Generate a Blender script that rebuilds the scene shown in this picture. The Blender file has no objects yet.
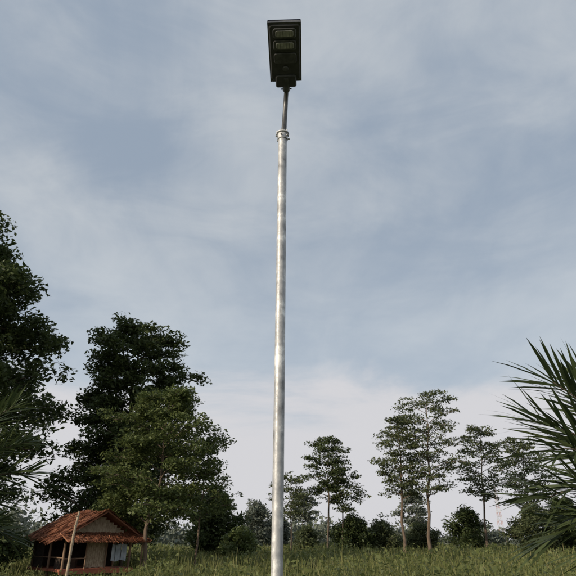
import bpy, math, numpy as np
from mathutils import Vector, Matrix
RS=np.random.RandomState
scene=bpy.context.scene
# ------------------------------------------------------------------ helpers
class MB:
    def __init__(s): s.v=[];s.f=[];s.m=[];s.n=0;s.sm=[]
    def add(s,v,f,mat=0,smooth=False):
        v=np.asarray(v,float).reshape(-1,3);f=np.asarray(f,int).reshape(-1,4)
        s.v.append(v);s.f.append(f+s.n);s.m.append(np.full(len(f),mat));s.sm.append(np.full(len(f),smooth));s.n+=len(v)
    def build(s,name,mats,parent=None,loc=(0,0,0),rot=(0,0,0)):
        v=np.concatenate(s.v);f=np.concatenate(s.f);m=np.concatenate(s.m);sm=np.concatenate(s.sm)
        me=bpy.data.meshes.new(name)
        me.vertices.add(len(v));me.vertices.foreach_set('co',v.ravel())
        me.loops.add(f.size);me.loops.foreach_set('vertex_index',f.ravel().astype(np.int32))
        me.polygons.add(len(f));me.polygons.foreach_set('loop_start',(np.arange(len(f))*4).astype(np.int32))
        for x in mats: me.materials.append(x)
        me.polygons.foreach_set('material_index',m.astype(np.int32))
        me.polygons.foreach_set('use_smooth',sm.astype(bool))
        me.update(calc_edges=True)
        o=bpy.data.objects.new(name,me);scene.collection.objects.link(o)
        o.location=loc;o.rotation_euler=rot
        if parent: o.parent=parent
        return o
def tube(mb,pts,rad,n=6,mat=0,cap=False):
    pts=np.asarray(pts,float);k=len(pts);rad=np.broadcast_to(np.asarray(rad,float),(k,))
    t=np.gradient(pts,axis=0);t/=np.linalg.norm(t,axis=1)[:,None]+1e-9
    avg=t.mean(0);ref=np.array([0,0,1.]) if abs(avg[2])<0.8*np.linalg.norm(avg) else np.array([1.,0,0])
    a=np.cross(t,ref);a/=np.linalg.norm(a,axis=1)[:,None]+1e-9
    b=np.cross(t,a);th=np.arange(n)*2*math.pi/n
    V=pts[:,None]+rad[:,None,None]*(a[:,None]*np.cos(th)[None,:,None]+b[:,None]*np.sin(th)[None,:,None])
    F=[]
    for i in range(k-1):
        for j in range(n):
            F.append((i*n+j,i*n+(j+1)%n,(i+1)*n+(j+1)%n,(i+1)*n+j))
    mb.add(V.reshape(-1,3),F,mat,True)
    if cap:
        for i in (0,k-1):
            ring=V[i];c=ring.mean(0)
            vv=[c]+list(ring);ff=[(0,1+j,1+(j+1)%n,1+(j+2)%n) for j in range(0,n,2)]
            mb.add(vv,ff,mat,False)
def box(mb,c,s,mat=0,M=None):
    c=np.array(c,float);h=np.array(s,float)/2
    v=np.array([[x,y,z] for z in(-1,1) for y in(-1,1) for x in(-1,1)])*h
    if M is not None: v=v@np.array(M).T
    mb.add(v+c,[(0,2,3,1),(4,5,7,6),(0,1,5,4),(2,6,7,3),(0,4,6,2),(1,3,7,5)],mat)
def unit(a): return a/(np.linalg.norm(a,axis=-1,keepdims=True)+1e-9)
def leaves(mb,c,size,r,mat=1,w=0.45,flat=0.5):
    N=len(c);a=r.normal(size=(N,3));a[:,2]=a[:,2]*flat-0.15;a=unit(a)
    b=r.normal(size=(N,3));b[:,2]*=flat;b=unit(b-a*(a*b).sum(1)[:,None])
    s=size*r.uniform(0.6,1.35,N)[:,None]
    V=np.stack([c-a*s,c+b*w*s-a*s*.1,c+a*s,c-b*w*s-a*s*.1],1).reshape(-1,3)
    mb.add(V,np.arange(N*4).reshape(-1,4),mat)
# ------------------------------------------------------------------ materials
def mat_base(name):
    m=bpy.data.materials.new(name);m.use_nodes=True;nt=m.node_tree
    return m,nt,nt.nodes['Principled BSDF']
def noise(nt,scale,detail=5,coord='Object',scl=None,rough=0.6):
    tc=nt.nodes.new('ShaderNodeTexCoord');n=nt.nodes.new('ShaderNodeTexNoise')
    n.inputs['Scale'].default_value=scale;n.inputs['Detail'].default_value=detail;n.inputs['Roughness'].default_value=rough
    if scl:
        mp=nt.nodes.new('ShaderNodeMapping');mp.inputs['Scale'].default_value=scl
        nt.links.new(tc.outputs[coord],mp.inputs[0]);nt.links.new(mp.outputs[0],n.inputs['Vector'])
    else: nt.links.new(tc.outputs[coord],n.inputs['Vector'])
    return n
def ramp(nt,src,stops):
    r=nt.nodes.new('ShaderNodeValToRGB');e=r.color_ramp.elements
    e[0].position,e[0].color=stops[0][0],(*stops[0][1],1)
    e[1].position,e[1].color=stops[-1][0],(*stops[-1][1],1)
    for p,c in stops[1:-1]:
        x=e.new(p);x.color=(*c,1)
    nt.links.new(src,r.inputs[0]);return r
def simple(name,c1,c2,scale=6,rough=.8,metal=0,scl=None,bump=0.0,lo=.35,hi=.65):
    m,nt,b=mat_base(name);n=noise(nt,scale,6,scl=scl);r=ramp(nt,n.outputs['Fac'],[(lo,c1),(hi,c2)])
    nt.links.new(r.outputs[0],b.inputs['Base Color']);b.inputs['Roughness'].default_value=rough;b.inputs['Metallic'].default_value=metal
    if bump:
        bp=nt.nodes.new('ShaderNodeBump');bp.inputs['Strength'].default_value=bump;bp.inputs['Distance'].default_value=.02
        nt.links.new(n.outputs['Fac'],bp.inputs['Height']);nt.links.new(bp.outputs[0],b.inputs['Normal'])
    return m
def leafmat(name,dark,light,trans=.35,nscale=.5,yel=None):
    m,nt,b=mat_base(name);g=nt.nodes.new('ShaderNodeNewGeometry');n=noise(nt,nscale,3)
    ad=nt.nodes.new('ShaderNodeMath');ad.operation='MULTIPLY_ADD';ad.inputs[1].default_value=.55
    nt.links.new(g.outputs['Random Per Island'],ad.inputs[0])
    ml=nt.nodes.new('ShaderNodeMath');ml.operation='MULTIPLY';ml.inputs[1].default_value=.5
    nt.links.new(n.outputs['Fac'],ml.inputs[0]);nt.links.new(ml.outputs[0],ad.inputs[2])
    st=[(.15,dark),(.7,light)]
    if yel: st.append((.84,yel))
    r=ramp(nt,ad.outputs[0],st)
    nt.links.new(r.outputs[0],b.inputs['Base Color']);b.inputs['Roughness'].default_value=.55
    b.inputs['Specular IOR Level'].default_value=.3
    t=nt.nodes.new('ShaderNodeBsdfTranslucent');nt.links.new(r.outputs[0],t.inputs[0])
    mx=nt.nodes.new('ShaderNodeMixShader');mx.inputs[0].default_value=trans
    nt.links.new(b.outputs[0],mx.inputs[1]);nt.links.new(t.outputs[0],mx.inputs[2])
    nt.links.new(mx.outputs[0],nt.nodes['Material Output'].inputs[0]);return m
bark=simple('bark',(.06,.045,.032),(.15,.115,.08),8,.9,scl=(1,1,.25),bump=.5)
bark_pale=simple('bark_pale',(.075,.053,.038),(.18,.13,.09),6,.9,scl=(1,1,.3),bump=.4)
L_dark=leafmat('leaf_dark',(.026,.042,.016),(.088,.115,.038))
L_mid=leafmat('leaf_mid',(.040,.063,.019),(.13,.16,.05))
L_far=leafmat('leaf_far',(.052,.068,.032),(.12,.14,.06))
L_haze=leafmat('leaf_haze_tint',(.10,.12,.095),(.16,.18,.14),.2,.1)  # aerial haze mixed into the leaf colour: paler, greyer green for distant trees
L_palm=leafmat('leaf_palm',(.022,.038,.015),(.075,.10,.037),.3,.8)
L_grass=leafmat('leaf_grass',(.085,.098,.030),(.22,.225,.075),.4,.12,(.34,.30,.14))
L_weed=leafmat('leaf_weed',(.065,.085,.025),(.17,.195,.065),.4,.3)
# ------------------------------------------------------------------ tree generator
def curve(p0,p1,sag,k,r,wob):
    t=np.linspace(0,1,k)[:,None];p=p0+(p1-p0)*t
    p[:,2]+=sag*np.sin(t[:,0]*math.pi);w=r.normal(size=(k,3))*wob;w[0]=0;w[-1]=0
    return p+w
def tree(name,loc,H,cb,R,nb,seed,profile,rise=.35,ncl=5,nl=30,cr=.5,ls=.12,tr=.18,lean=(0,0),mats=None,flat=.55,crflat=.5,sub=2,bare=0.25,off=(0,0)):
    r=RS(seed);mb=MB()
    k=9;t=np.linspace(0,1,k);tp=np.zeros((k,3));tp[:,2]=t*H*.96
    tp[:,0]=lean[0]*t**1.1;tp[:,1]=lean[1]*t**1.1;tp[1:-1,:2]+=r.normal(size=(k-2,2))*H*.008
    tp[0,2]=-.2
    rad=tr*(1-.88*t);rad[0]*=1.3
    tube(mb,tp,rad,8,0)
    cl=[]
    def trunk(h):
        return np.array([np.interp(h,tp[:,2],tp[:,i]) for i in range(3)])
    az=r.uniform(0,6.28)
    for i in range(nb):
        u=(i+r.uniform(.1,.9))/nb;h=H*(cb+(0.97-cb)*u);az+=2.4+r.normal()*.35
        L=R*profile(u)*r.uniform(.65,1.25)
        p0=trunk(h-min(L*rise*.7,h*.3));d=np.array([math.cos(az),math.sin(az),0])
        p1=trunk(min(h,H*.93))+d*L;p1[2]=h+L*rise*r.uniform(.0,.6)-(L*.1)
        p1[0]+=off[0]*(1-u);p1[1]+=off[1]*(1-u)
        pts=curve(p0,p1,L*.1,6,r,L*.03)
        r0=max(tr*.38*(1-.6*u),.02);tube(mb,pts,np.linspace(r0,.012,6),5,0)
        ends=[(pts,bare)]
        for s in range(sub):
            q=pts[2+s%3];sd=d*r.uniform(.2,.6)+np.array([-d[1],d[0],0])*(1 if s%2 else -1)*r.uniform(.4,.8)
            e=q+sd*L*.55+np.array([0,0,L*rise*.35*r.uniform(-.3,1)])
            sp=curve(q,e,L*.04,4,r,L*.02);tube(mb,sp,np.linspace(r0*.5,.008,4),4,0);ends.append((sp,.3))
        for pts2,b0 in ends:
            for c in range(ncl):
                tt=b0+(1-b0)*(c+r.uniform(.2,1))/ncl
                x=np.array([np.interp(tt*(len(pts2)-1),np.arange(len(pts2)),pts2[:,j]) for j in range(3)])
                cl.append(x+r.normal(size=3)*cr*np.array([.45,.45,.3]))
    for j in range(4): cl.append(trunk(H*.95)+r.normal(size=3)*cr*.5)
    cl=np.array(cl);sz=r.uniform(.5,1.3,len(cl))
    n=(nl*sz**2).astype(int)+3
    C=np.repeat(cl,n,0);S=np.repeat(sz,n)
    g=r.normal(size=C.shape);g=unit(g)*r.uniform(0,1,len(g))[:,None]**.5
    g*=np.array([1,1,crflat])*cr*S[:,None]
    leaves(mb,C+g,ls,r,1,flat=flat)
    return mb.build(name,mats or [bark,L_mid],loc=loc)
dome=lambda u:max(.25,math.sin(math.pi*min(1,.12+.88*u)**.9)**.7) if u<.97 else .25
wide=lambda u:(.55+.9*u if u<.4 else 1.0-.9*(u-.4)**1.3)
# big left trees
tree('broadleaf_tree',(-17.9,27,0),18.0,.14,5.4,50,3,dome,.3,6,78,.82,.15,.42,mats=[bark,L_dark],sub=3,crflat=.6)
tree('broadleaf_tree',(-22.5,36,0),15,.15,5.5,26,13,dome,.3,5,50,.95,.2,.4,mats=[bark,L_dark],sub=3,crflat=.65)
tree('broadleaf_tree',(-9.7,33,0),14.0,.18,3.15,46,5,lambda u:(1.3-.65*u if u<.4 else 1.0 if u<.78 else 1.0-1.9*(u-.78)),.35,6,50,.60,.13,.28,mats=[bark,L_dark],sub=3,lean=(.2,0),crflat=.55)
tree('broadleaf_tree',(-6.0,25,0),8.1,.30,2.5,32,8,lambda u:(.85+.35*u if u<.5 else 1.0-1.1*(u-.5)),.35,6,42,.42,.08,.10,mats=[bark_pale,L_mid],sub=3,lean=(.6,0),crflat=.45)
tree('slender_tree',(-4.35,28,0),6.0,.42,1.4,12,21,dome,.5,4,30,.4,.08,.06,mats=[bark_pale,L_mid],lean=(.3,0))
tree('slender_tree',(-8.0,29,0),6.0,.2,2.2,18,22,dome,.4,5,50,.5,.1,.1,mats=[bark,L_dark])
# mid-distance row right
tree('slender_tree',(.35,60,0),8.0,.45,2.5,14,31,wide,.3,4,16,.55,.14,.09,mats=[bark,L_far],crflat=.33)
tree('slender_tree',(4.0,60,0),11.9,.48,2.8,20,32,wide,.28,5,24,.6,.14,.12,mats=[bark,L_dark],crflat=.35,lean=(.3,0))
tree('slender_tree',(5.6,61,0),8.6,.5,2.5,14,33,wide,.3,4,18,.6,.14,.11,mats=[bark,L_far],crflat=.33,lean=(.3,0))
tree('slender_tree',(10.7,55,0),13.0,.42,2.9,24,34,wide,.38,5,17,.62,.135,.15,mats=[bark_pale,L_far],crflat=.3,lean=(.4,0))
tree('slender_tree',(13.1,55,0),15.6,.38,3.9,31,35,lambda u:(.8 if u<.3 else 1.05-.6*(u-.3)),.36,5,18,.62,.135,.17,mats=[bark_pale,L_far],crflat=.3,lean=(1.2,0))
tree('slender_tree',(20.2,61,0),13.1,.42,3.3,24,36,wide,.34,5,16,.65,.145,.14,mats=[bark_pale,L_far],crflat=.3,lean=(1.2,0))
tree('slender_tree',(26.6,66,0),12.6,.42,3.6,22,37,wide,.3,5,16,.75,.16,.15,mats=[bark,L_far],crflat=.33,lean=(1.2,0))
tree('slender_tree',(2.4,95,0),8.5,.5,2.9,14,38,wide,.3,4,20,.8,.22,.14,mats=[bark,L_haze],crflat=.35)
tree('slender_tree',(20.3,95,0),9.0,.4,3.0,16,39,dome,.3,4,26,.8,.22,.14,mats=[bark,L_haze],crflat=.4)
def bush(name,loc,H,R,seed,mat,nb=26,nl=60,cr=.6,ls=.15):
    return tree(name,loc,H,.1,R,nb,seed,dome,.35,5,nl,cr,ls,.08,mats=[bark,mat],crflat=.8,bare=.15,sub=2)
bush('bushy_tree',(-6.3,50,0),5.4,2.5,51,L_dark,24,50)
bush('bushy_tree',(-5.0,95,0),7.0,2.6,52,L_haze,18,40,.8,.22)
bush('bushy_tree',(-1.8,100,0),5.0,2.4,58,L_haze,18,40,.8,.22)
bush('shrub',(6.8,62,0),3.6,2.4,53,L_dark,18,40)
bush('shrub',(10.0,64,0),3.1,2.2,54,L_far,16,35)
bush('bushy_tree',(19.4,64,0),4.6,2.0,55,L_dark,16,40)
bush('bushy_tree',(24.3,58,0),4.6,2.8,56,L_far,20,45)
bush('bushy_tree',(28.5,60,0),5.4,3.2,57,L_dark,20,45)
bush('shrub',(-12.8,24,0),2.6,2.0,59,L_dark,18,55,.5,.11)  # dark shrub mass added to stand in for shade at lower left
bush('shrub',(-3.4,44,0),2.2,1.6,60,L_mid,12,40,.45,.12)
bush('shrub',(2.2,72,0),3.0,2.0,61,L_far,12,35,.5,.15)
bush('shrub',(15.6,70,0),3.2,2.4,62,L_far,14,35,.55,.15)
# ------------------------------------------------------------------ distant tree line
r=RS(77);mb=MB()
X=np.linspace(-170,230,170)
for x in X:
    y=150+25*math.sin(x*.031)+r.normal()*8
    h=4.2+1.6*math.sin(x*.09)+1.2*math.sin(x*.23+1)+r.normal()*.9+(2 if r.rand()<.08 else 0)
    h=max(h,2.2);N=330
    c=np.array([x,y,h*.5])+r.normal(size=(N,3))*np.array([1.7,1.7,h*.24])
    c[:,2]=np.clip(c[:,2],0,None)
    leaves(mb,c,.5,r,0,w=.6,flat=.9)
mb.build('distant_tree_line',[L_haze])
# ------------------------------------------------------------------ ground
mg,nt,b=mat_base('ground_soil');n=noise(nt,.8,8);rp=ramp(nt,n.outputs['Fac'],[(.35,(.045,.06,.022)),(.6,(.095,.11,.045)),(.75,(.14,.11,.065))])
nt.links.new(rp.outputs[0],b.inputs['Base Color']);b.inputs['Roughness'].default_value=1
mb=MB();mb.add([(-3000,-400,0),(3000,-400,0),(3000,5000,0),(-3000,5000,0)],[(0,1,2,3)]);mb.build('ground',[mg])
# ------------------------------------------------------------------ grass
r=RS(5)
def field(N,d0,d1,pw=1.0):
    u=r.rand(N);d=d0*(d1/d0)**u
    a=r.uniform(-.72,.72,N);return d*np.sin(a)*1.0,d*np.cos(a),d
def patch(x,y):
    return .5+.22*np.sin(x*.55+1.3*np.sin(y*.21))+.18*np.sin(y*.43+x*.17)+.14*np.sin(x*1.7+y*1.1)+.1*np.sin(x*3.1-y*.9)
def clearing(x,y):
    q=np.exp(-((x+7.4)/2.6)**4-((y-20)/6.5)**4);return 1-.58*q
def blades(mb,x,y,h,w,bend,mat=0):
    N=len(x);a=r.uniform(0,6.283,N);dx,dy=np.cos(a),np.sin(a)
    lv=[(0,0,1),(.45,.18,.85),(.8,.55,.5),(1,1,.06)]
    V=[]
    b2=r.uniform(0,6.283,N);px,py=np.cos(b2),np.sin(b2)
    for t,bb,ww in lv:
        cx=x+dx*bend*bb*h;cy=y+dy*bend*bb*h;cz=h*(t-bend*.35*bb*bb)
        V.append(np.stack([cx-px*w*ww/2,cy-py*w*ww/2,cz],1));V.append(np.stack([cx+px*w*ww/2,cy+py*w*ww/2,cz],1))
    V=np.stack(V,1).reshape(-1,3);base=np.arange(N)[:,None]*8
    F=np.stack([base+np.array([[0,1,3,2]]),base+np.array([[2,3,5,4]]),base+np.array([[4,5,7,6]])],1).reshape(-1,4)
    mb.add(V,F,mat)
mb=MB()
x,y,d=field(150000,5,115,0)
ok=~((np.abs(x+8.9)<2.5)&(np.abs(y-26)<2.5));x,y,d=x[ok],y[ok],d[ok]
p=patch(x,y);hs=np.clip((d-3)/8,.22,1)*clearing(x,y)
h=hs*(.42+.55*p)*r.uniform(.6,1.25,len(x))
blades(mb,x,y,h,(.010+.0009*d)*r.uniform(.6,1.4,len(x)),r.uniform(.1,.7,len(x)))
x,y,d=field(12000,9,100,0);ok=~((np.abs(x+8.9)<2.5)&(np.abs(y-26)<2.5));x,y,d=x[ok],y[ok],d[ok]
h=(.8+.55*patch(x,y))*r.uniform(.75,1.25,len(x))*clearing(x,y)
blades(mb,x,y,h,.010+.0007*d,r.uniform(.05,.35,len(x)))
mb.build('grass',[L_grass])
mb=MB();x,y,d=field(4600,9,110,0);ok=(patch(x,y)>.42)&~((np.abs(x+8.9)<2.6)&(np.abs(y-26)<2.6));x,y,d=x[ok],y[ok],d[ok]
h=(.5+.62*patch(x,y))*r.uniform(.6,1.3,len(x))*clearing(x,y);n=26
C=np.repeat(np.stack([x,y,h*.68],1),n,0);sp=np.repeat(h,n)
C+=r.normal(size=C.shape)*np.stack([sp*.24,sp*.24,sp*.17],1);C[:,2]=np.clip(C[:,2],.02,None)
leaves(mb,C,(.045+.0016*np.repeat(d,n))[:,None],r,0,flat=.8)
mb.build('weeds',[L_weed])
# ------------------------------------------------------------------ palms
def frond(mb,p0,p1,arch,nl,ll,r,w=.04,spread=1.0):
    p0=np.array(p0,float);p1=np.array(p1,float);k=14;t=np.linspace(0,1,k)
    P=p0+(p1-p0)*t[:,None];P[:,2]+=arch*np.sin(t*math.pi)**.9*(1-.15*t)
    tube(mb,P,np.linspace(.03,.006,k),6,0)
    T=unit(np.gradient(P,axis=0));up=np.array([0,0,1.])
    for s in (-1,1):
        for i in range(nl):
            tt=.22+.78*(i+r.uniform(0,.6))/nl;f=tt*(k-1)
            o=np.array([np.interp(f,np.arange(k),P[:,j]) for j in range(3)]);tg=np.array([np.interp(f,np.arange(k),T[:,j]) for j in range(3)]);tg=unit(tg)
            sd=unit(np.cross(tg,up))*s
            fw=.45+.9*max(0,tt-.5);dirv=unit(sd*spread*(1.15-.55*tt)+tg*fw+up*r.normal(.28,.28))
            L=ll*(.55+.6*math.sin(math.pi*min(1,tt*.85)))*r.uniform(.8,1.12)
            wd=unit(np.cross(dirv,up+.5*r.normal(size=3)));V=[]
            for q,ww in ((0,.5),(.3,1),(.7,.75),(1,.05)):
                c=o+dirv*L*q+np.array([0,0,-.12*L*q**2.2]);V+= [c-wd*w*ww/2,c+wd*w*ww/2]
            mb.add(V,[(0,1,3,2),(2,3,5,4),(4,5,7,6)],1)
def palm(name,loc,tips,seed,nl=34,ll=.75,zt=1.0,w=.04):
    r=RS(seed);mb=MB()
    tube(mb,[(0,0,-.1),(0,0,zt*.5),(0,0,zt)],[.24,.2,.15],10,0)
    for i in range(22):
        a=i*2.4;z=zt*(.1+.85*i/22);tube(mb,[(.12*math.cos(a),.12*math.sin(a),z),(.26*math.cos(a),.26*math.sin(a),z+.16),(.3*math.cos(a),.3*math.sin(a),z+.3)],[.05,.04,.02],5,0)
    for tp,arch in tips: frond(mb,(0,0,zt*.95),tp,arch,nl,ll,r,w)
    return mb.build(name,[bark,L_palm],loc=loc)
palm('young_oil_palm',(4.85,6.3,0),[((-1.8,-.2,3.25),.25),((-1.95,.1,2.85),.35),((-2.1,-.5,2.45),.45),((-2.0,.2,2.0),.5),((-1.8,.6,1.6),.5),((-1.85,-.7,1.3),.6),((-1.2,.3,3.3),.2),((-1.6,-.4,1.85),.45),((-.6,1.8,2.6),.6),((.8,1.2,2.6),.6),((1.8,.3,2.2),.7),((.4,-1.8,2.4),.6),((1.5,-1.2,1.8),.7),((-.4,.2,3.6),.2)],4,ll=.88,zt=1.3,nl=36,w=.042)
palm('young_oil_palm',(-5.5,7.4,0),[((1.8,-.1,3.25),.25),((2.0,.1,2.8),.35),((2.05,.2,2.4),.4),((1.95,-.5,2.0),.5),((1.8,.6,1.6),.5),((1.7,-.3,1.2),.5),((1.2,.2,2.9),.3),((.9,.1,3.6),.1),((-.6,1.7,2.8),.6),((-1.8,.3,2.2),.7),((.3,-1.8,2.3),.6),((-1.2,-1.3,2.2),.7)],6,ll=.58,nl=44,zt=1.3,w=.036)
# ------------------------------------------------------------------ street lamp
steel,nt,b=mat_base('galvanised_steel')
n1=noise(nt,9,9,scl=(1,1,.55),rough=.75);n2=noise(nt,60,3);n3=noise(nt,2.6,4,scl=(.3,.3,1))
av=nt.nodes.new('ShaderNodeMath');av.operation='MULTIPLY_ADD';av.inputs[1].default_value=.5
m3=nt.nodes.new('ShaderNodeMath');m3.operation='MULTIPLY';m3.inputs[1].default_value=.5
nt.links.new(n3.outputs['Fac'],m3.inputs[0]);nt.links.new(n1.outputs['Fac'],av.inputs[0]);nt.links.new(m3.outputs[0],av.inputs[2])
r1=ramp(nt,av.outputs[0],[(.40,(.20,.20,.20)),(.465,(.36,.365,.37)),(.52,(.46,.46,.455)),(.585,(.80,.80,.78))])
nt.links.new(r1.outputs[0],b.inputs['Base Color']);b.inputs['Metallic'].default_value=.35
r2=ramp(nt,n2.outputs['Fac'],[(.3,(.40,)*3),(.7,(.62,)*3)]);nt.links.new(r2.outputs[0],b.inputs['Roughness'])
bp=nt.nodes.new('ShaderNodeBump');bp.inputs['Strength'].default_value=.22;bp.inputs['Distance'].default_value=.004
nt.links.new(n1.outputs['Fac'],bp.inputs['Height']);nt.links.new(bp.outputs[0],b.inputs['Normal'])
dsteel=simple('dark_painted_steel',(.06,.061,.063),(.12,.12,.12),12,.4,.3)
housing=simple('lamp_housing',(.045,.046,.046),(.075,.075,.075),8,.4,.2)
lens=simple('led_lens',(.30,.29,.26),(.46,.45,.41),30,.25)
panelm=simple('solar_panel',(.008,.012,.03),(.015,.02,.05),20,.15)
conc=simple('concrete',(.22,.21,.2),(.34,.33,.31),9,.9,bump=.3)
lamp=bpy.data.objects.new('street_lamp',None);scene.collection.objects.link(lamp);lamp.location=(-.088,5.1,0)
mb=MB();zz=np.linspace(.0,6.0,25);P=np.stack([.006*zz-.012,zz*0,zz],1)
tube(mb,P,.051,32,0);mb.build('pole',[steel],lamp)
mb=MB();box(mb,(0,0,-.02),(.55,.55,.16),0);mb.build('footing',[conc],lamp)
mb=MB();tube(mb,[(0,0,.06),(0,0,.085)],.17,24,0,True)
for i in range(4):
    a=.785+i*1.571;tube(mb,[(.125*math.cos(a),.125*math.sin(a),.08),(.125*math.cos(a),.125*math.sin(a),.14)],.012,8,0,True)
    box(mb,(.075*math.cos(a),.075*math.sin(a),.14),(.07,.006,.12),0,Matrix.Rotation(a,3,'Z'))
mb.build('base_plate',[steel],lamp)
tx=.024
mb=MB()
tube(mb,[(tx,0,5.93),(tx,0,6.01)],.062,24,0,True)
tube(mb,[(tx,0,6.012),(tx,0,6.024)],.078,24,0,True)
for i in range(6):
    a=i*1.047+.3;c,s=math.cos(a),math.sin(a)
    tube(mb,[(tx+.06*c,.06*s,5.965),(tx+.088*c,.088*s,5.965)],.010,6,0,True)
    tube(mb,[(tx+.07*c,.07*s,6.0),(tx+.07*c,.07*s,6.045)],.008,6,0,True)
mb.build('collar',[steel],lamp)
hx,hy,hz=tx+.044,-.17,6.58
mb=MB()
tube(mb,[(tx+.012,0,6.0),(tx+.021,-.006,6.2),(tx+.032,-.02,6.42),(tx+.038,-.06,6.53),(hx,-.13,6.567),(hx,-.20,6.58)],[.033,.030,.029,.028,.028,.028],16,0,True)
mb.build('arm',[dsteel],lamp)
head=bpy.data.objects.new('lamp_head',None);scene.collection.objects.link(head);head.parent=lamp
head.location=(hx,hy,hz);head.rotation_euler=(math.radians(14),math.radians(1),math.radians(180-1.5))
def rbox(mb,c,s,rad,mat=0,seg=5):
    w,l,h=np.array(s)/2;ring=[]
    for qx,qy,a0 in ((1,1,0),(-1,1,90),(-1,-1,180),(1,-1,270)):
        for k in range(seg+1):
            a=math.radians(a0+90*k/seg);ring.append((qx*(w-rad)+rad*math.cos(a),qy*(l-rad)+rad*math.sin(a)))
    ring=np.array(ring);n=len(ring);bv=min(rad*.4,h*.5);V=[]
    for z,off in ((-h,bv),(-h+bv,0),(h-bv,0),(h,bv)):
        sc=np.array([(w-off)/w,(l-off)/l]);q=ring*sc;V.append(np.c_[q,np.full(n,z)])
    V=np.concatenate(V)+np.array(c)
    F=[(i*n+j,i*n+(j+1)%n,(i+1)*n+(j+1)%n,(i+1)*n+j) for i in range(3) for j in range(n)]
    mb.add(V,F,mat,False)
    for k in (0,3):
        rg=V[k*n:(k+1)*n];m=n//2
        mb.add(rg,[(j,j+1,n-2-j,n-1-j) for j in range(m-1)],mat)
mb=MB();rbox(mb,(0,.45,.0),(.35,.66,.05),.03,0)
rbox(mb,(0,.115,-.012),(.25,.16,.07),.03,0);mb.build('housing',[housing],head)
mb=MB()
for sx in(-1,1): box(mb,(sx*.176,.45,.012),(.022,.70,.045))
for yy in(.11,.79): box(mb,(0,yy,.012),(.329,.022,.045))
mb.build('rim',[dsteel],head)
mb=MB();rbox(mb,(0,.45,.042),(.372,.712,.014),.01,0);mb.build('solar_panel',[panelm],head)
mb=MB();ml=MB()
for i,yy in enumerate((.69,.555,.40)):
    rbox(mb,(0,yy,-.034),(.26,.115 if i<2 else .125,.022),.03,0)
    if i<2:
        rbox(ml,(0,yy,-.047),(.20,.07,.012),.02,0)
        for k in range(6): box(mb,(-.085+k*.034,yy,-.0545),(.004,.06,.004))
rbox(mb,(0,.27,-.030),(.07,.07,.03),.03,0)
mb.build('led_module',[dsteel],head);ml.build('led_window',[lens],head)
mb=MB();tube(mb,[(0,-.02,-.012),(0,.16,-.012)],.045,16,0,True)
for yy in(.0,.04):
    for sx in(-1,1): tube(mb,[(sx*.04,yy,-.012),(sx*.065,yy,-.012)],.009,6,0,True)
mb.build('clamp',[dsteel],head)
# ------------------------------------------------------------------ hut
wood=simple('weathered_wood',(.12,.075,.048),(.28,.18,.11),5,.85,scl=(1,1,.2),bump=.3)
redwood=simple('red_brown_wood',(.26,.075,.04),(.42,.14,.075),4,.8,scl=(.3,1,1))
woven=simple('woven_bamboo',(.24,.18,.12),(.46,.37,.26),14,.85,scl=(1,1,.5),bump=.3)
darkw=simple('dark_plank',(.025,.018,.013),(.06,.042,.03),5,.9)
cloth=simple('blue_grey_cloth',(.32,.37,.42),(.50,.55,.6),5,.9)
thatch=leafmat('rusty_thatch',(.085,.032,.018),(.27,.105,.055),.05,1.6,(.38,.19,.11))
hut=bpy.data.objects.new('wooden_hut',None);scene.collection.objects.link(hut)
hut.location=(-8.95,26,0);hut.rotation_euler=(0,0,math.radians(42))
W,Lh=1.4,1.7
mb=MB();box(mb,(0,0,.5),(2*W+.3,2*Lh+.3,.09),0)
for i in range(14): box(mb,(-W-.1+i*(2*W+.2)/13,-Lh-.16,.5),(.012,.03,.11),0)
box(mb,(0,-Lh-.17,.44),(2*W+.34,.05,.14),0);mb.build('platform',[redwood],hut)
mb=MB()
for sx in(-1,1):
    for yy in(-Lh,-.2,Lh): tube(mb,[(sx*W,yy,-.1),(sx*(W+.01),yy,1.75)],.05,8,0)
for sx in (-.5,.35): tube(mb,[(sx,-Lh,.5),(sx,-Lh,1.8)],.035,8,0)
for sx in(-1,1):
    tube(mb,[(sx*W,-Lh-.5,1.68),(sx*W,Lh+.3,1.68)],.04,6,0);
    tube(mb,[(sx*(W-.02),-Lh,.95),(sx*(W-.02),Lh,.95)],.025,6,0)
tube(mb,[(-W-.2,-Lh,1.7),(W+.2,-Lh,1.7)],.04,6,0);tube(mb,[(0,-Lh-.4,2.6),(0,Lh+.3,2.6)],.045,6,0)
tube(mb,[(-W,-Lh-.02,.92),(-.5,-Lh-.02,.92)],.025,6,0)
for sx in(-W-.1,W+.1): tube(mb,[(sx,-Lh-.85,0),(sx*1.02,-Lh-.83,1.5)],.035,6,0)
mb.build('frame',[wood],hut)
mb=MB();box(mb,(0,Lh-.05,1.1),(2*W,.04,1.2),0);box(mb,(W-.03,.75,1.1),(.03,1.8,1.2),0);box(mb,(-W+.03,1.1,1.1),(.03,1.0,1.2),0)
for k in range(5): box(mb,(-1.25+.17*k,-.9+.2*math.sin(k*2),.72+.05*math.sin(k*3)),(.15,.5,.36),0,Matrix.Rotation(k*.7,3,'Z'))
mb.build('rear_walls',[darkw],hut)
mb=MB()
for k in range(9):
    box(mb,(-.44+k*.096,-Lh+.06+.004*(k%2),1.15+.015*math.sin(k*2.3)),(.09,.02,1.13),0)
for k in range(16):
    xx=-W+.09+k*(2*W-.18)/15;hh=max(.04,.80*(1-abs(xx)/W))
    box(mb,(xx,-Lh+.02+.004*(k%2),1.72+hh/2),(.176,.014,hh),0)
mb.build('woven_panel',[woven],hut)
mb=MB();
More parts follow.
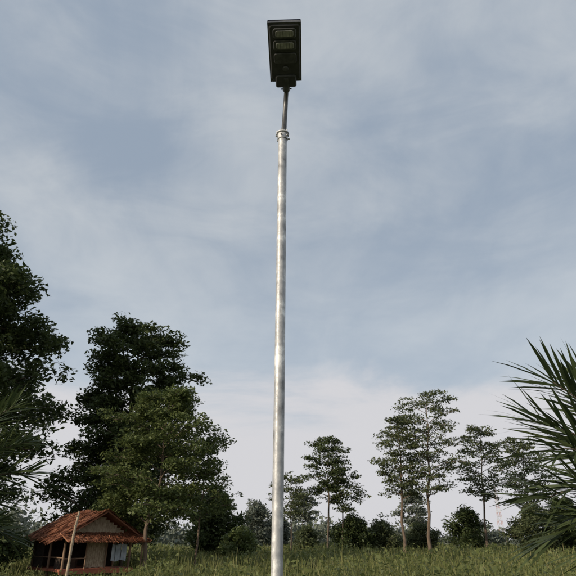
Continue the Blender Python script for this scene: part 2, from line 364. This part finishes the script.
for k in range(8):
    x0=.62+k*.085;box(mb,(x0,-Lh-.02+.02*math.sin(k*2.1),1.12-.03*math.sin(k)),(.085,.012,.62),0,Matrix.Rotation(.3*math.sin(k*1.9),3,'Z'))
mb.build('hanging_cloth',[cloth],hut)
rr=RS(12);mb=MB();ex=W+.4;slope=math.atan2(1.06,ex)
for sx in(-1,1):
    box(mb,(sx*ex/2,-.05,1.60+.54),(ex/math.cos(slope),2*Lh+.9,.05),0,Matrix.Rotation(sx*slope,3,'Y'))
M2=Matrix.Rotation(.32,3,'X');box(mb,(0,-Lh-.62,1.68),(2*W+.7,1.0,.04),0,M2)
def straw(N,f,dirv,L):
    u=rr.rand(N);v=rr.rand(N);c=f(u,v);dv=unit(np.array(dirv)+rr.normal(size=(N,3))*.11);n=unit(np.cross(dv,rr.normal(size=(N,3))*.3+np.array([0,0,1])))
    l=L*rr.uniform(.5,1.45,N)[:,None];w=.02
    V=np.stack([c-n*w,c+n*w,c+dv*l+n*w*.5,c+dv*l-n*w*.5],1).reshape(-1,3);mb.add(V,np.arange(N*4).reshape(-1,4),0)
for sx in(-1,1):
    straw(6000,lambda u,v:np.stack([sx*ex*u,-Lh-.5+v*(2*Lh+.9),2.72-1.06*u+rr.uniform(-.005,.07,len(u))-.05*np.sin(v*9)*(v>.1)],1),(sx*ex,0,-1.06),.28)
straw(2400,lambda u,v:np.stack([-W-.35+v*(2*W+.7),-Lh-.15-.9*u,1.87-.30*u+rr.uniform(-.005,.04,len(u))],1),(0,-.95,-.32),.22)
mb.build('roof',[thatch],hut)
mb=MB();tube(mb,[(0,0,-.1),(.03,0,.9),(.05,0,1.8),(.12,.02,2.5)],[.05,.045,.042,.035],10,0,True)
for z in np.arange(.25,2.4,.3): tube(mb,[(.015+.05*z/2.5,0,z-.012),(.015+.05*z/2.5,0,z+.012)],.052,10,0)
mb.build('bamboo_pole',[woven],loc=(-7.45,20.5,0))
# ------------------------------------------------------------------ telecom tower
redp=simple('pale_red_paint',(.42,.24,.22),(.46,.28,.25),3,.7);whp=simple('grey_white_paint',(.55,.56,.58),(.6,.6,.62),3,.7)  # low-saturation red and greyish white for the tower bands
mb=MB();Ht=34;ns=12
def wd(z): return 1.9-1.4*z/Ht
cor=lambda z:[np.array([sx*wd(z),sy*wd(z),z]) for sx,sy in((-1,-1),(1,-1),(1,1),(-1,1))]
for i in range(ns):
    a,b_=cor(i*Ht/ns),cor((i+1)*Ht/ns);m=i%2
    for k in range(4):
        for p,q,rd in((a[k],b_[k],.13),(a[k],b_[(k+1)%4],.06),(b_[k],b_[(k+1)%4],.06)): tube(mb,[p,q],rd,4,m)
tube(mb,[(0,0,Ht),(0,0,Ht+4)],.12,5,0)
for k in range(3):
    a=k*2.1;tube(mb,[(.9*math.cos(a),.9*math.sin(a),Ht-3),(.9*math.cos(a),.9*math.sin(a),Ht-1)],.25,6,1,True)
mb.build('telecom_tower',[redp,whp],loc=(155,430,0))
# ------------------------------------------------------------------ world
EL,AZ=math.radians(20),math.radians(-125)
w=bpy.data.worlds.new('World');scene.world=w;w.use_nodes=True;nt=w.node_tree;bg=nt.nodes['Background']
sky=nt.nodes.new('ShaderNodeTexSky');sky.sky_type='NISHITA';sky.sun_disc=False;sky.sun_elevation=EL;sky.sun_rotation=AZ;sky.air_density=1.2;sky.dust_density=2.5
def mth(op,a,b_=None,c=None,clamp=False):
    n=nt.nodes.new('ShaderNodeMath');n.operation=op;n.use_clamp=clamp
    for i,x in enumerate((a,b_,c)):
        if x is None: continue
        if isinstance(x,(int,float)): n.inputs[i].default_value=x
        else: nt.links.new(x,n.inputs[i])
    return n.outputs[0]
def mrange(src,a,b_,c=0,d=1):
    n=nt.nodes.new('ShaderNodeMapRange');n.interpolation_type='SMOOTHSTEP';nt.links.new(src,n.inputs[0])
    for i,v in enumerate((a,b_,c,d)): n.inputs[i+1].default_value=v
    return n.outputs[0]
tc=nt.nodes.new('ShaderNodeTexCoord');sp=nt.nodes.new('ShaderNodeSeparateXYZ');nt.links.new(tc.outputs['Generated'],sp.inputs[0])
x,y,z=sp.outputs
zc=mth('ADD',mth('MAXIMUM',z,0.0),.45)
cb=nt.nodes.new('ShaderNodeCombineXYZ');nt.links.new(mth('DIVIDE',x,zc),cb.inputs[0]);nt.links.new(mth('DIVIDE',y,zc),cb.inputs[1])
def wn(src,scale,detail,rot,scl,dist=.0,rough=.55,loc=(0,0,0)):
    mp=nt.nodes.new('ShaderNodeMapping');mp.inputs['Rotation'].default_value=rot;mp.inputs['Scale'].default_value=scl;mp.inputs['Location'].default_value=loc
    n=nt.nodes.new('ShaderNodeTexNoise');n.inputs['Scale'].default_value=scale;n.inputs['Detail'].default_value=detail;n.inputs['Roughness'].default_value=rough;n.inputs['Distortion'].default_value=dist
    nt.links.new(src,mp.inputs[0]);nt.links.new(mp.outputs[0],n.inputs['Vector']);return n.outputs['Fac']
D=tc.outputs['Generated'];Pn=cb.outputs[0]
big=wn(D,2.2,4,(0,.5,0),(1,1,1.7),.3,.5,(.3,0,.2));mid=wn(D,4.5,8,(0,.55,0),(.75,1,2.0),.5,.58);fine=wn(Pn,4.0,9,(0,0,1.1),(1,.55,1),.5,.6)
cl=mth('ADD',mth('MULTIPLY',big,.42),mth('MULTIPLY_ADD',mid,.34,mth('MULTIPLY',fine,.24)))
veil=mrange(cl,.36,.64)
def mix(f,a,b_):
    n=nt.nodes.new('ShaderNodeMix');n.data_type='RGBA'
    if isinstance(f,(int,float)): n.inputs[0].default_value=f
    else: nt.links.new(f,n.inputs[0])
    for i,xx in((6,a),(7,b_)):
        if isinstance(xx,tuple): n.inputs[i].default_value=(*xx,1)
        else: nt.links.new(xx,n.inputs[i])
    return n.outputs[2]
hc=mix(veil,(3.1,3.75,4.65),(5.4,5.75,6.1))
base=mix(.9,sky.outputs[0],hc)
base=mix(mrange(z,.58,.14,0,.6),base,(4.9,5.6,6.4))
edge=mth('ADD',z,mth('MULTIPLY_ADD',wn(D,3.0,8,(0,.12,0),(.8,1,3.0),.4,.6),.26,-.13))
base=mix(mrange(edge,.275,.20,0,.88),base,(6.5,6.4,6.6))
nt.links.new(base,bg.inputs[0]);bg.inputs[1].default_value=.105
sl=bpy.data.lights.new('sun','SUN');sl.energy=3.8;sl.angle=math.radians(.6);sl.color=(1,.87,.70)
so=bpy.data.objects.new('sun',sl);scene.collection.objects.link(so)
dv=Vector((math.sin(AZ)*math.cos(EL),math.cos(AZ)*math.cos(EL),math.sin(EL)))
so.rotation_euler=dv.to_track_quat('Z','Y').to_euler()
# ------------------------------------------------------------------ camera
cam=bpy.data.cameras.new('camera');co=bpy.data.objects.new('camera',cam);scene.collection.objects.link(co)
cam.lens=33.75;cam.sensor_width=36;cam.clip_end=8000
co.location=(0,0,1.6);co.rotation_euler=(math.radians(115),0,0);scene.camera=co
scene.view_settings.view_transform='Standard';scene.view_settings.look='None';scene.view_settings.exposure=0
